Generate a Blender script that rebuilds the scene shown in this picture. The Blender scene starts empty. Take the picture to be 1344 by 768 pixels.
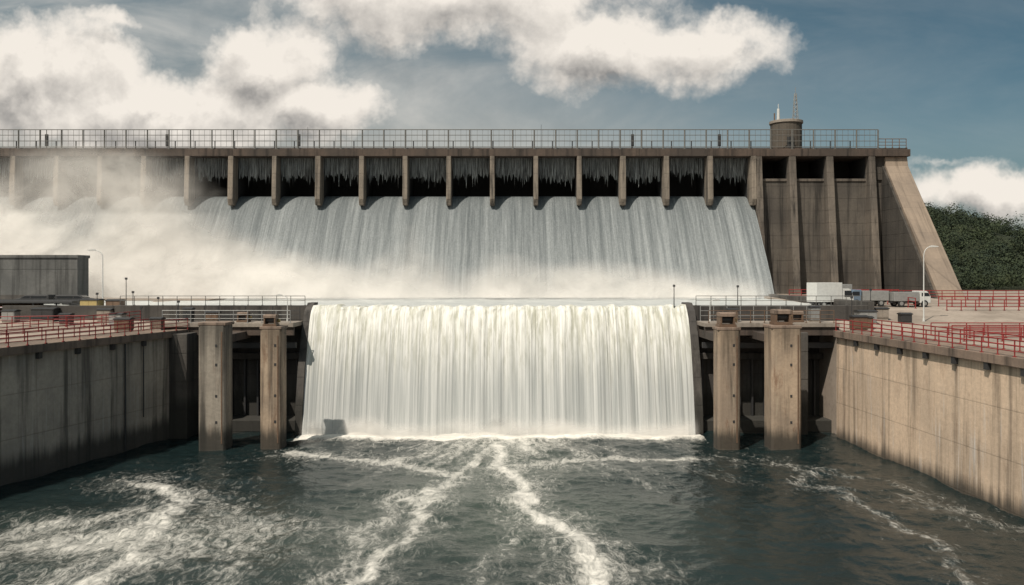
import bpy, bmesh, math, random
import numpy as np
from mathutils import Vector, Matrix
random.seed(7); RS=np.random.RandomState(11)
scene=bpy.context.scene; COL=scene.collection
F=1100.0; H=17.4
def gp(px,py,z=0.0):
    Y=(H-z)*F/(py-360.0); return ((px-672)/F*Y,Y)
# ---------------------------------------------------------------- noise helpers
T1=RS.rand(64,4096); T2=RS.rand(16,256,256)
def vn1(x,s):
    x=np.asarray(x,float)+1000.; i=np.floor(x).astype(int); f=x-i; f=f*f*(3-2*f)
    return T1[s,i%4096]*(1-f)+T1[s,(i+1)%4096]*f
def vn2(x,y,s):
    x=np.asarray(x,float)+1000.; y=np.asarray(y,float)+1000.
    i=np.floor(x).astype(int); j=np.floor(y).astype(int); f=x-i; g=y-j
    f=f*f*(3-2*f); g=g*g*(3-2*g); t=T2[s]
    a=t[i%256,j%256]; b=t[(i+1)%256,j%256]; c=t[i%256,(j+1)%256]; d=t[(i+1)%256,(j+1)%256]
    return (a*(1-f)+b*f)*(1-g)+(c*(1-f)+d*f)*g
def fbm2(x,y,s,o=4):
    r=0;a=0.5
    for k in range(o):
        r=r+a*vn2(x*2**k+k*17.3,y*2**k+k*9.1,(s+k)%16); a*=0.5
    return r
# ---------------------------------------------------------------- node helpers
class NT:
    def __init__(s,tree): s.t=tree; s.n=tree.nodes; s.l=tree.links
    def new(s,typ,**kw):
        n=s.n.new(typ)
        for k,v in kw.items(): setattr(n,k,v)
        return n
    def put(s,node,idx,v):
        if v is None: return
        if isinstance(v,bpy.types.NodeSocket): s.l.new(v,node.inputs[idx])
        else: node.inputs[idx].default_value=v
    def math(s,op,a,b=None,c=None,clamp=False):
        n=s.new('ShaderNodeMath',operation=op); n.use_clamp=clamp
        s.put(n,0,a); s.put(n,1,b); s.put(n,2,c); return n.outputs[0]
    def vmath(s,op,a,b=None):
        n=s.new('ShaderNodeVectorMath',operation=op); s.put(n,0,a); s.put(n,1,b); return n.outputs[0]
    def mix(s,f,a,b,blend='MIX'):
        n=s.new('ShaderNodeMix',data_type='RGBA',blend_type=blend)
        s.put(n,0,f); s.put(n,6,a); s.put(n,7,b); return n.outputs[2]
    def noise(s,vec,scale,detail=4,rough=0.55,dist=0.0):
        n=s.new('ShaderNodeTexNoise'); s.put(n,'Vector',vec)
        n.inputs['Scale'].default_value=scale; n.inputs['Detail'].default_value=detail
        n.inputs['Roughness'].default_value=rough; n.inputs['Distortion'].default_value=dist
        return n.outputs[0]
    def ss(s,v,a,b,lo=0.0,hi=1.0):
        n=s.new('ShaderNodeMapRange',interpolation_type='SMOOTHSTEP')
        s.put(n,0,v); s.put(n,1,a); s.put(n,2,b)
        n.inputs[3].default_value=lo; n.inputs[4].default_value=hi; return n.outputs[0]
    def bump(s,h,strength=0.4,dist=0.1,normal=None):
        n=s.new('ShaderNodeBump'); n.inputs['Strength'].default_value=strength
        n.inputs['Distance'].default_value=dist; s.put(n,'Height',h)
        if normal is not None: s.put(n,'Normal',normal)
        return n.outputs[0]
def c4(c): return (c[0],c[1],c[2],1.0)
def newmat(name):
    m=bpy.data.materials.new(name); m.use_nodes=True; nt=NT(m.node_tree)
    b=m.node_tree.nodes['Principled BSDF']; pos=nt.new('ShaderNodeNewGeometry').outputs['Position']
    return m,nt,b,pos
def concrete(name,A,B,streak=0.5,white=0.2,lines=1.6,joint=7.0,wet=0.0,rough=0.9,top=None,bump=0.5,rust=0.0,lstr=0.4):
    m,nt,b,pos=newmat(name)
    big=nt.noise(pos,0.16,5,0.6,0.4); fine=nt.noise(pos,2.6,6,0.7)
    col=nt.mix(nt.ss(big,0.34,0.66),c4(A),c4(B))
    col=nt.mix(nt.ss(fine,0.25,0.8,0.0,0.55 if bump>0.2 else 0.3),col,c4([x*0.55 for x in A]))
    sv=nt.vmath('MULTIPLY',pos,(1.1,1.1 if bump>0.2 else 0.05,0.05)); st=nt.noise(sv,1.0,6,0.65,0.15)
    dk=nt.ss(st,0.46,0.70,0.0,streak)
    col=nt.mix(dk,col,c4([x*0.20 for x in B]))
    if white>0.01:
        sv2=nt.vmath('MULTIPLY',nt.vmath('ADD',pos,(31.,7.,3.)),(2.3,2.3,0.09)); st2=nt.noise(sv2,1.0,5,0.7)
        wm=nt.math('MULTIPLY',nt.ss(st2,0.54,0.72,0.0,white),nt.ss(big,0.35,0.6))
        col=nt.mix(wm,col,c4([min(0.7,x*1.7+0.03) for x in A]))
    if rust:
        r=nt.noise(nt.vmath('MULTIPLY',nt.vmath('ADD',pos,(11.,3.,9.)),(1.2,1.2,0.22)),1.0,7,0.75,0.4)
        col=nt.mix(nt.ss(r,0.52,0.68,0.0,rust),col,(0.15,0.065,0.03,1))
    sx=nt.new('ShaderNodeSeparateXYZ'); nt.put(sx,0,pos)
    zf=nt.math('FRACT',nt.math('DIVIDE',sx.outputs[2],lines))
    xf=nt.math('FRACT',nt.math('DIVIDE',nt.math('ADD',nt.math('ADD',sx.outputs[0],sx.outputs[1]),500.3),joint))
    ln=nt.math('MAXIMUM',nt.ss(zf,0.0,0.035,1.0,0.0),nt.ss(xf,0.0,0.012,1.0,0.0))
    col=nt.mix(nt.math('MULTIPLY',ln,lstr),col,c4([x*0.25 for x in A]))
    if top:
        t=nt.ss(nt.math('ADD',sx.outputs[2],nt.math('MULTIPLY',st,top[2] if len(top)>2 else 6.0)),top[0],top[1],0.0,0.8)
        col=nt.mix(t,col,c4([x*0.22 for x in A]))
    if wet:
        w=nt.ss(nt.math('SUBTRACT',sx.outputs[2],nt.math('MULTIPLY',st,2.5)),wet-1.6,wet,0.85,0.0)
        col=nt.mix(w,col,(0.025,0.024,0.02,1))
    nt.put(b,'Base Color',col); b.inputs['Roughness'].default_value=rough
    hgt=nt.math('SUBTRACT',nt.math('MULTIPLY',fine,0.6),nt.math('MULTIPLY',ln,0.6*lstr*2))
    nt.put(b,'Normal',nt.bump(hgt,bump,0.12)); return m
def paint(name,col,rough=0.5,metal=0.0,var=0.35,rust=0.0):
    m,nt,b,pos=newmat(name)
    n=nt.noise(pos,3.0,4,0.7); c=nt.mix(nt.ss(n,0.3,0.75,0,var),c4(col),c4([x*0.4 for x in col]))
    if rust: c=nt.mix(nt.ss(nt.noise(pos,5.5,5,0.75),0.55,0.68,0,rust),c,(0.14,0.06,0.03,1))
    nt.put(b,'Base Color',c); b.inputs['Roughness'].default_value=rough; b.inputs['Metallic'].default_value=metal
    return m
M={}
M['dam']=concrete('dam_concrete',(0.125,0.108,0.09),(0.072,0.063,0.055),0.85,0.15,2.2,9.0,top=(33,46))
M['damdark']=concrete('dam_shaded_side_concrete',(0.075,0.065,0.055),(0.045,0.04,0.035),0.8,0.15,2.2,9.0)  # darker copy for the end fin's side, shade painted into the colour
M['dampier']=concrete('dam_pier_concrete',(0.27,0.225,0.18),(0.17,0.145,0.12),0.9,0.3,2.5,50,top=(37,42,3.0))
M['damfin']=concrete('dam_fin_concrete',(0.18,0.15,0.122),(0.105,0.09,0.077),0.9,0.3,2.2,50,top=(35,44))
M['damlit']=concrete('sunlit_buttress_concrete',(0.30,0.235,0.18),(0.205,0.163,0.13),0.6,0.0,2.2,50,bump=0.12)  # lighter, warmer copy for the fin's front, sunlight put into the colour
M['wetshade']=concrete('wet_shadow_concrete',(0.03,0.03,0.03),(0.02,0.02,0.021),0.4,0.0)  # wet concrete taken near black, shade of the deep bays included in the colour
M['slab']=concrete('crest_slab_concrete',(0.10,0.072,0.056),(0.055,0.044,0.037),0.8,0.0,50,7.66)
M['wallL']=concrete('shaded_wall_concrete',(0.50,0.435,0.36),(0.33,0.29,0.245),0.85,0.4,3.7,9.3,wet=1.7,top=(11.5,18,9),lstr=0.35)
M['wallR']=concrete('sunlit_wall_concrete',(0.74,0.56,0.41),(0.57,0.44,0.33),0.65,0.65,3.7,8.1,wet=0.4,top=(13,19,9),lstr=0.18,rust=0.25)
M['pier']=concrete('river_pier_concrete',(0.47,0.355,0.255),(0.27,0.21,0.16),0.9,0.4,60,80,wet=1.4,top=(12,18,9),rust=0.6)
M['pierdark']=concrete('grey_river_pier_concrete',(0.36,0.315,0.26),(0.22,0.19,0.16),0.9,0.4,60,80,wet=1.6,top=(12,18,9),rust=0.2)
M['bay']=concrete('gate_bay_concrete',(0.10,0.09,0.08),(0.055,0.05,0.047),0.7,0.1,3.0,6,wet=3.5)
M['deck']=concrete('deck_concrete',(0.34,0.29,0.24),(0.25,0.215,0.185),0.3,0.0,60,5)
M['slabedge']=concrete('slab_edge_concrete',(0.27,0.195,0.15),(0.16,0.125,0.10),0.7,0.1,60,5)
M['build']=concrete('grey_building_concrete',(0.15,0.148,0.142),(0.095,0.095,0.093),0.7,0.15,3.6,30)
M['red']=paint('red_railing_paint',(0.27,0.026,0.026),0.5,0,0.5,0.5)
M['galv']=paint('galvanised_steel',(0.38,0.38,0.37),0.45,0.5)
M['rail']=paint('weathered_rail_steel',(0.15,0.145,0.135),0.6,0.2)
M['white']=paint('white_paint',(0.60,0.60,0.58),0.4,0,0.25)
M['dark']=paint('dark_steel',(0.05,0.05,0.052),0.5,0.3)
M['brown']=paint('brown_steel',(0.16,0.10,0.065),0.6,0.1,0.5,0.6)
M['yellow']=paint('yellow_paint',(0.40,0.30,0.12),0.5)
M['blue']=paint('blue_grey_paint',(0.13,0.18,0.24),0.45)
M['tyre']=paint('tyre_rubber',(0.02,0.02,0.02),0.85)
M['glass']=paint('dark_glass',(0.015,0.02,0.025),0.08)
M['lamp']=paint('lamp_lens',(0.7,0.7,0.62),0.2)
# ---------------------------------------------------------------- mesh helpers
class MB:
    def __init__(s): s.v=[]; s.f=[]
    def add(s,vs,fs):
        o=len(s.v); s.v+= [tuple(v) for v in vs]; s.f+=[tuple(i+o for i in f) for f in fs]; return s
    def box(s,x0,x1,y0,y1,z0,z1):
        return s.add([(x0,y0,z0),(x1,y0,z0),(x1,y1,z0),(x0,y1,z0),(x0,y0,z1),(x1,y0,z1),(x1,y1,z1),(x0,y1,z1)],
          [(0,3,2,1),(4,5,6,7),(0,1,5,4),(1,2,6,5),(2,3,7,6),(3,0,4,7)])
    def prism(s,prof,x0,x1):
        n=len(prof); vs=[(x0,p[0],p[1]) for p in prof]+[(x1,p[0],p[1]) for p in prof]
        fs=[tuple(range(n))[::-1],tuple(range(n,2*n))]+[(i,(i+1)%n,n+(i+1)%n,n+i) for i in range(n)]
        return s.add(vs,fs)
    def prismy(s,prof,y0,y1):
        n=len(prof); vs=[(p[0],y0,p[1]) for p in prof]+[(p[0],y1,p[1]) for p in prof]
        fs=[tuple(range(n)),tuple(range(n,2*n))[::-1]]+[(i,n+i,n+(i+1)%n,(i+1)%n) for i in range(n)]
        return s.add(vs,fs)
    def plan(s,prof,z0,z1):
        n=len(prof); vs=[(p[0],p[1],z0) for p in prof]+[(p[0],p[1],z1) for p in prof]
        fs=[tuple(range(n))[::-1],tuple(range(n,2*n))]+[(i,(i+1)%n,n+(i+1)%n,n+i) for i in range(n)]
        return s.add(vs,fs)
    def cyl(s,p0,p1,r0,r1=None,n=10):
        r1=r0 if r1 is None else r1; p0=Vector(p0);p1=Vector(p1); d=(p1-p0).normalized()
        a=d.orthogonal().normalized(); b=d.cross(a); vs=[]
        for p,r in((p0,r0),(p1,r1)):
            for i in range(n):
                t=2*math.pi*i/n; vs.append(p+a*math.cos(t)*r+b*math.sin(t)*r)
        return s.add(vs,[tuple(range(n))[::-1],tuple(range(n,2*n))]+[(i,(i+1)%n,n+(i+1)%n,n+i) for i in range(n)])
    def tube(s,pts,r,n=8):
        for a,b in zip(pts[:-1],pts[1:]): s.cyl(a,b,r,r,n)
        return s
    def make(s,name,mat,parent=None,bevel=0.0,smooth=False,fix=True):
        me=bpy.data.meshes.new(name); me.from_pydata(s.v,[],s.f)
        if fix:
            bm=bmesh.new(); bm.from_mesh(me); bmesh.ops.recalc_face_normals(bm,faces=bm.faces); bm.to_mesh(me); bm.free()
        me.materials.append(M[mat] if isinstance(mat,str) else mat)
        if smooth: me.polygons.foreach_set('use_smooth',[True]*len(me.polygons))
        o=bpy.data.objects.new(name,me); COL.objects.link(o)
        if bevel:
            b=o.modifiers.new('Bevel','BEVEL'); b.width=bevel; b.segments=2; b.limit_method='ANGLE'
        if parent is not None: par(o,parent)
        return o
def par(o,p):
    o.parent=p; o.matrix_parent_inverse=Matrix.Translation(-Vector(p.location)) if not p.get('_local') else Matrix.Identity(4)
def thing(name,label,cat,loc=(0,0,0),group=None,local=False):
    e=bpy.data.objects.new(name,None); e.location=loc; e.empty_display_size=0.5; COL.objects.link(e)
    e['label']=label; e['category']=cat
    if group: e['group']=group
    if local: e['_local']=1
    return e
def tag(o,label,cat,kind=None,group=None):
    o['label']=label; o['category']=cat
    if kind: o['kind']=kind
    if group: o['group']=group
    return o
def dup(thing_obj,parts,loc,rotz=0.0,label=None,scale=1.0):
    e=thing_obj.copy(); COL.objects.link(e); e.location=loc; e.rotation_euler=(0,0,rotz); e.scale=(scale,)*3
    if label: e['label']=label
    for p in parts:
        q=p.copy(); COL.objects.link(q); q.parent=e
    return e
def grid(name,X,Y,Z,mat,smooth=True,attr=None):
    r,c=X.shape; v=np.stack([X,Y,Z],-1).reshape(-1,3)
    idx=np.arange(r*c).reshape(r,c)
    f=np.stack([idx[:-1,:-1],idx[:-1,1:],idx[1:,1:],idx[1:,:-1]],-1).reshape(-1,4)
    me=bpy.data.meshes.new(name); me.vertices.add(len(v)); me.vertices.foreach_set('co',v.ravel())
    me.loops.add(f.size); me.loops.foreach_set('vertex_index',f.ravel())
    me.polygons.add(len(f)); me.polygons.foreach_set('loop_start',np.arange(0,f.size,4))
    me.polygons.foreach_set('use_smooth',[smooth]*len(f)); me.update(calc_edges=True); me.validate()
    if attr:
        for k,a in attr.items():
            at=me.attributes.new(k,'FLOAT','POINT'); at.data.foreach_set('value',np.ascontiguousarray(a,dtype=np.float32).ravel())
    me.materials.append(mat); o=bpy.data.objects.new(name,me); COL.objects.link(o); return o

# ================================================================ CAMERA
cam=bpy.data.cameras.new('camera'); co=bpy.data.objects.new('camera',cam); COL.objects.link(co)
cam.sensor_width=36; cam.lens=F/1344*36; cam.shift_y=-24/1344; cam.clip_end=6000; cam.clip_start=0.5
co.location=(0,0,H); co.rotation_euler=(math.radians(90),0,0); scene.camera=co
scene.view_settings.view_transform='Standard'; scene.view_settings.look='None'; scene.view_settings.exposure=0
# ================================================================ SUN + WORLD
S=Vector((-0.35,-0.45,0.82)).normalized()
sl=bpy.data.lights.new('sun','SUN'); sl.energy=4.4; sl.angle=math.radians(0.5); sl.color=(1,0.91,0.79)
so=bpy.data.objects.new('sun',sl); COL.objects.link(so); so.rotation_euler=S.to_track_quat('Z','Y').to_euler(); so.location=(-60,-20,90)
w=bpy.data.worlds.new('World'); scene.world=w; w.use_nodes=True; nt=NT(w.node_tree)
bg=w.node_tree.nodes['Background']; out=w.node_tree.nodes['World Output']
sky=nt.new('ShaderNodeTexSky'); sky.sky_type='NISHITA'; sky.sun_disc=False
sky.sun_elevation=math.asin(S.z); sky.sun_rotation=math.atan2(S.x,S.y)%(2*math.pi); sky.air_density=1.0; sky.dust_density=3.0
hs=nt.new('ShaderNodeHueSaturation'); hs.inputs['Saturation'].default_value=0.6; nt.put(hs,'Color',sky.outputs[0])
dirv=nt.new('ShaderNodeTexCoord').outputs['Generated']
sx=nt.new('ShaderNodeSeparateXYZ'); nt.put(sx,0,dirv)
ay=nt.math('MAXIMUM',nt.math('ABSOLUTE',sx.outputs[1]),0.12)
U=nt.math('DIVIDE',sx.outputs[0],ay); V=nt.math('DIVIDE',sx.outputs[2],ay)
def comb(a,b,c=0.0):
    n=nt.new('ShaderNodeCombineXYZ'); nt.put(n,0,a); nt.put(n,1,b); nt.put(n,2,c); return n.outputs[0]
def cb(px,py,rx,ry,wt=1.0): return ((px-672)/F,(360-py)/F,rx/F,ry/F,wt)
blobs=[cb(20,95,200,105,1.5),cb(210,150,280,76,1.5),cb(350,88,110,88,1.4),cb(430,140,100,62,1.3),
 cb(600,-8,300,90,1.4),cb(790,60,165,72,1.4),cb(915,62,130,54,1.3),cb(735,98,80,30,0.8),
 cb(1300,257,130,46,1.1),cb(1240,216,60,9,0.5),cb(150,22,90,16,0.5),
 cb(-420,150,300,120),cb(1750,160,220,90),cb(420,-260,420,120),cb(1250,-460,360,120)]
def field(u,v,det):
    p=comb(u,v)
    wc=nt.new('ShaderNodeTexNoise'); nt.put(wc,'Vector',p); wc.inputs['Scale'].default_value=8; wc.inputs['Detail'].default_value=5; wc.inputs['Roughness'].default_value=0.65
    dv=nt.vmath('SCALE',nt.vmath('SUBTRACT',wc.outputs['Color'],(0.5,0.5,0.5))); dv.node.inputs['Scale'].default_value=0.10
    pw=nt.vmath('ADD',p,dv)
    f=None
    for (a,b,ru,rv,wt) in blobs:
        q=nt.vmath('MULTIPLY',nt.vmath('SUBTRACT',pw,(a,b,0)),(1/ru,1/rv,0))
        ln=nt.new('ShaderNodeVectorMath',operation='LENGTH'); nt.put(ln,0,q)
        g=nt.math('MULTIPLY_ADD',ln.outputs['Value'],-wt,wt)
        f=g if f is None else nt.math('SMOOTH_MAX',f,g,0.3)
    f=nt.math('MAXIMUM',f,-0.9)
    vo=nt.new('ShaderNodeTexVoronoi',feature='F1'); nt.put(vo,'Vector',pw); vo.inputs['Scale'].default_value=15
    vo.inputs['Detail'].default_value=3; vo.inputs['Roughness'].default_value=0.5
    t=nt.math('MULTIPLY',nt.math('SUBTRACT',0.45,vo.outputs['Distance']),0.45)
    n=nt.math('MULTIPLY',nt.math('SUBTRACT',nt.noise(p,9.,det,0.64,0.2),0.5),1.2)
    return nt.math('ADD',nt.math('ADD',f,0.12),nt.math('ADD',t,n))
f0=field(U,V,10); f1=field(nt.math('ADD',U,0.010),nt.math('ADD',V,0.024),7)
alpha=nt.ss(f0,-0.22,0.58)
lit=nt.math('ADD',nt.math('MULTIPLY',nt.math('SUBTRACT',f0,f1),0.62),0.88)
lf=nt.noise(comb(U,V,3.3),4.5,5,0.6)
lit=nt.math('SUBTRACT',lit,nt.math('MULTIPLY',nt.ss(f1,0.1,2.1,0.0,1.0),nt.ss(lf,0.3,0.7,0.25,0.85)),clamp=True)
ccol=nt.mix(lit,(0.31,0.30,0.29,1),(1.0,0.93,0.84,1))
tint=nt.mix(nt.ss(V,0.0,0.34),(1.4,1.26,1.12,1),(0.50,0.67,0.71,1))
tu=nt.mix(nt.ss(U,-0.25,0.6),(1.35,1.22,1.08,1),(0.54,0.75,0.82,1))
scol=nt.mix(1.0,nt.mix(1.0,hs.outputs[0],tint,'MULTIPLY'),tu,'MULTIPLY')
hz=nt.noise(comb(U,nt.math('MULTIPLY',V,3.0)),3.0,6,0.6,0.6)
nt.put(bg,'Color',scol); bg.inputs['Strength'].default_value=0.085
bg2=nt.new('ShaderNodeBackground'); nt.put(bg2,'Color',ccol); bg2.inputs['Strength'].default_value=0.9
alpha=nt.math('MAXIMUM',alpha,nt.math('MULTIPLY',nt.ss(hz,0.33,0.75,0.0,0.5),nt.ss(U,-0.2,0.5,1.0,0.15)))
ms=nt.new('ShaderNodeMixShader'); nt.put(ms,0,alpha); nt.l.new(bg.outputs[0],ms.inputs[1]); nt.l.new(bg2.outputs[0],ms.inputs[2])
nt.l.new(ms.outputs[0],out.inputs[0])
# ================================================================ GROUND + TERRACES
m,nt,b,pos=newmat('riverbed_earth'); nt.put(b,'Base Color',nt.mix(nt.noise(pos,0.02,6),(0.05,0.055,0.03,1),(0.09,0.08,0.05,1))); b.inputs['Roughness'].default_value=1
gx,gy=np.meshgrid(np.linspace(-3000,3000,13),np.linspace(-600,5000,13)); tag(grid('ground',gx,gy,gx*0-4.0,m,False),'wide earth and grass ground around the dam','ground','structure')
def terz(Y): return float(np.interp(Y,[-50,92,108,140,400],[11.3,11.3,13.0,13.9,13.9]))
def Lx(Y): return -35.5-(91-Y)*0.2775
def Rx(Y): return 34.6+(89-Y)*0.065
m,nt,b,pos=newmat('yard_paving')
n1=nt.noise(pos,0.12,6,0.65); c=nt.mix(nt.ss(n1,0.35,0.65),(0.23,0.19,0.155,1),(0.36,0.30,0.25,1)); c=nt.mix(nt.ss(nt.noise(pos,1.6,6,0.7),0.5,0.75,0,0.5),c,(0.10,0.085,0.07,1))
nt.put(b,'Base Color',c); b.inputs['Roughness'].default_value=0.95; M['yard']=m
def terrace(name,inner,outer,lab):
    ys=[-40,20,60,91.2,98.4,98.5,108,140,159.9,175]
    v=[];f=[]
    for i,y in enumerate(ys):
        v+=[(inner(y),y,terz(y)),(outer,y,terz(y)),(inner(y),y,-4)]
    for i in range(len(ys)-1):
        a=3*i; f+=[(a,a+1,a+4,a+3),(a,a+3,a+5,a+2)]
    o=MB().add(v,f).make(name,'yard'); tag(o,lab,'terrace','structure')
terrace('yard_pavement',lambda y:(Lx(y)-0.9 if y<98.45 else -46.0),-260,'dusty concrete yard beside the river wall')
terrace('yard_pavement',lambda y:(Rx(y)+0.9 if y<98.45 else 41.0),420,'pale concrete yard beside the sunlit river wall')
def rwall(name,mat,fx,sgn,lab,y0,y1,coping):
    e=thing(name,lab,'wall',(fx(60),60,-3))
    a,bq=(fx(y0),y0),(fx(y1),y1)
    MB().plan([a,bq,(bq[0]+sgn*0.895,bq[1]),(a[0]+sgn*0.895,a[1])],-3.5,10.7).make('wall_face',mat,e)
    MB().plan([(a[0]-sgn*0.35,y0),(bq[0]-sgn*0.35,y1),(bq[0]+sgn*3.6,y1),(a[0]+sgn*3.6,y0)],10.7,11.42).make('coping',coping,e,0.04)
    mb=MB(); y=y0+1
    while y<y1-1:
        x=fx(y); mb.box(*(sorted((x-sgn*0.30,x-sgn*0.003))),y,y+0.55,10.15,10.695); y+=4.2
    mb.make('bracket','dark',e)
    return e
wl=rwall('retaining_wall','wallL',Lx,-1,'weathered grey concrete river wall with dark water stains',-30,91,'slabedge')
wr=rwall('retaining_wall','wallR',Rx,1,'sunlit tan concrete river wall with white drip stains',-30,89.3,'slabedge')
MB().cyl((Lx(82)+0.16,82,0.2),(Lx(82)+0.16,82,10.6),0.09).make('drain_pipe','dark',wl)
MB().cyl((Lx(84.5)+0.16,84.5,3.0),(Lx(84.5)+0.16,84.5,10.6),0.06).make('drain_pipe','dark',wl)
# ================================================================ DAM
dam=thing('dam','huge weathered concrete overflow dam with row of piers','dam',(0,150,13))
MB().prism([(159,8),(159,31.0),(154,31.1),(151,30.7),(150,30.1),(146.5,26.0),(139,16.1),(136.4,12.2),(136.4,8)],-135,42.85).make('spillway_face','dam',dam)
MB().prism([(159.5,13),(159.5,38.2),(156.5,38.2),(156.5,13)],-135,66.0).make('back_wall','wetshade',dam)  # shade under the deck is part of this wall's colour
MB().box(-135,70.2,147.6,160.5,38.2,39.45).box(-135,70.0,148.3,160,39.45,39.75).make('crest_deck','slab',dam,0.05)
m,nt,b,pos=newmat('wet_gate_curtain')
sn=nt.noise(nt.vmath('MULTIPLY',pos,(7,1,0.35)),1.0,5,0.7)
nt.put(b,'Base Color',nt.mix(nt.ss(sn,0.42,0.62),(0.04,0.043,0.045,1),(0.30,0.32,0.32,1))); b.inputs['Roughness'].default_value=0.4; M['gate']=m
PX=[42.5-7.66*k for k in range(22)]
p0=MB().prism([(147.2,38.19),(149.8,38.19),(149.8,29.9),(148.3,29.5),(147.2,29.5),(146.8,30.6)],-0.40,0.40).make('pier','dampier',None,0.1)
q0=MB().box(-0.36,0.36,149.81,156.45,30.3,38.19).make('partition_wall','wetshade',None)  # rear of the pier, coloured dark for the shade inside the bay
for i,x in enumerate(PX):
    sc=1.0+0.22*random.random()
    for src in(p0,q0):
        o=src if i==0 else src.copy()
        if i: COL.objects.link(o)
        o.location=(x,0,0); o.parent=dam; o.matrix_parent_inverse=Matrix.Translation(-dam.location); o.scale=(sc,1,1)
    if i<len(PX)-1:
        a=PX[i+1]+0.55; bq=x-0.55; lo_=35.0+random.uniform(-0.6,0.4); n=60
        vs=[];fs=[]; ph=random.random()*50
        for k in range(n+1):
            xx=a+(bq-a)*k/n; zb=lo_+(float(vn1(k*0.35+ph,9))-0.5)*1.3+random.uniform(-0.5,0.2)-(1.2 if random.random()<0.05 else 0); yv=150.3+0.10*math.sin(k*1.7)+random.uniform(-0.05,0.05)
            vs+=[(xx,yv,38.19),(xx,yv-0.12,zb)]
        for k in range(n): fs.append((2*k,2*k+1,2*k+3,2*k+2))
        MB().add(vs,fs).make('gate','gate',dam,fix=False)
MB().box(42.86,66.0,148.9,156.4,13,34.1).make('block_wall','dam',dam)
MB().box(64.2,66.0,148.6,156.45,34.15,38.19).make('block_wall','dam',dam)
MB().box(44.2,64.2,148.7,149.3,33.9,34.35).make('sill','damfin',dam,0.04)
for x,wd in((49.4,0.62),(56.0,0.62),(63.4,0.6),(43.5,0.55)):
    MB().prism([(147.6,38.18),(149.0,38.18),(149.0,13.01),(144.8,13.01),(147.1,33.5)],x-wd,x+wd).make('buttress','damfin',dam,0.1)
    MB().box(x-wd+0.02,x+wd-0.02,149.01,156.3,34.12,38.18).make('partition_wall','wetshade',dam)  # fin continues inward with the opening's shade painted on
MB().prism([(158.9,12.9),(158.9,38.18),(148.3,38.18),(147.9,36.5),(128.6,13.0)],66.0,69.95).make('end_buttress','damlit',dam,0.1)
MB().prism([(158.7,12.9),(158.7,38.1),(148.9,38.1),(148.5,36.5),(129.5,13.0)],65.6,66.0).make('end_buttress_side','damdark',dam)  # thin facing that carries the painted shade of the fin's side
m,nt,b,pos=newmat('thin_water_veil')
sn=nt.noise(nt.vmath('MULTIPLY',pos,(6,1,0.3)),1.0,4); nt.put(b,'Base Color',nt.mix(sn,(0.12,0.135,0.14,1),(0.42,0.44,0.44,1))); b.inputs['Roughness'].default_value=0.35
mb=MB()
for i in range(len(PX)-1):
    a=PX[i+1]+0.5; bq=PX[i]-0.5; x=a
    while x<bq:
        wdt=random.uniform(0.015,0.06); L=random.uniform(2.2,3.6)
        if random.random()<0.08: L=random.uniform(3.6,5.5)
        yy=149.9-random.uniform(0,0.4)
        mb.add([(x,yy,38.15),(x+wdt,yy+0.02,38.15),(x+wdt*0.9,yy-0.25,38.15-L*0.6),(x+wdt*0.1,yy-0.27,38.15-L*0.6),(x+wdt*0.5,yy-0.35,38.15-L)],[(0,1,2,3),(3,2,4)])
        x+=wdt+random.uniform(0.0,0.14)
tag(mb.make('water_veil',m,fix=False),'thin streams of water dripping from the gates of the dam','water','stuff')
m,nt,b,pos=newmat('spillway_water')
sxx=nt.new('ShaderNodeSeparateXYZ'); nt.put(sxx,0,pos)
s1=nt.noise(nt.vmath('MULTIPLY',pos,(0.9,0.015,0.015)),1.0,4,0.65); s2=nt.noise(nt.vmath('MULTIPLY',pos,(6,0.12,0.12)),1.0,5,0.7)
s3=nt.noise(nt.vmath('MULTIPLY',pos,(3.5,1.6,1.6)),1.6,7,0.9)
v=nt.math('ADD',nt.math('MULTIPLY',s1,0.36),nt.math('ADD',nt.math('MULTIPLY',s2,0.30),nt.math('MULTIPLY',s3,0.50)))
v2=nt.math('ADD',v,nt.ss(sxx.outputs[2],14,31,0.04,-0.05))
col=nt.mix(nt.ss(v2,0.42,0.78),(0.085,0.100,0.106,1),(0.325,0.345,0.35,1))
nt.put(b,'Base Color',col); b.inputs['Roughness'].default_value=0.6; nt.put(b,'Normal',nt.bump(v,0.7,0.25))
nx,nz=900,70
xs=np.linspace(-125,42.8,nx); t=np.linspace(0,1,nz)
yy=np.interp(t,[0,0.06,0.12,0.2,0.32,0.8,1.0],[155,153,151.2,149.6,147.2,138.9,136.2]); zz=np.interp(t,[0,0.06,0.12,0.2,0.32,0.8,1.0],[31.5,31.5,31.25,30.3,27.8,17.0,12.7])
ker=np.ones(7)/7; yy=np.convolve(np.pad(yy,3,'edge'),ker,'valid'); zz=np.convolve(np.pad(zz,3,'edge'),ker,'valid')
X,T=np.meshgrid(xs,t); Yg=np.repeat(yy[:,None],nx,1); Zg=np.repeat(zz[:,None],nx,1)
rd=(vn1(X*0.9,1)-0.5)*0.16+(vn2(X*3.1,T*3,2)-0.5)*0.12+(vn2(X*7,T*16,3)-0.5)*0.09
k=np.clip((T-0.1)/0.2,0,1); Yg=Yg-0.30-rd*k*0.8; Zg=Zg+rd*k*0.6+0.15
tag(grid('spillway_water',X,Yg,Zg,m),'wide grey sheet of water sliding down the dam face','water','structure')
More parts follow.
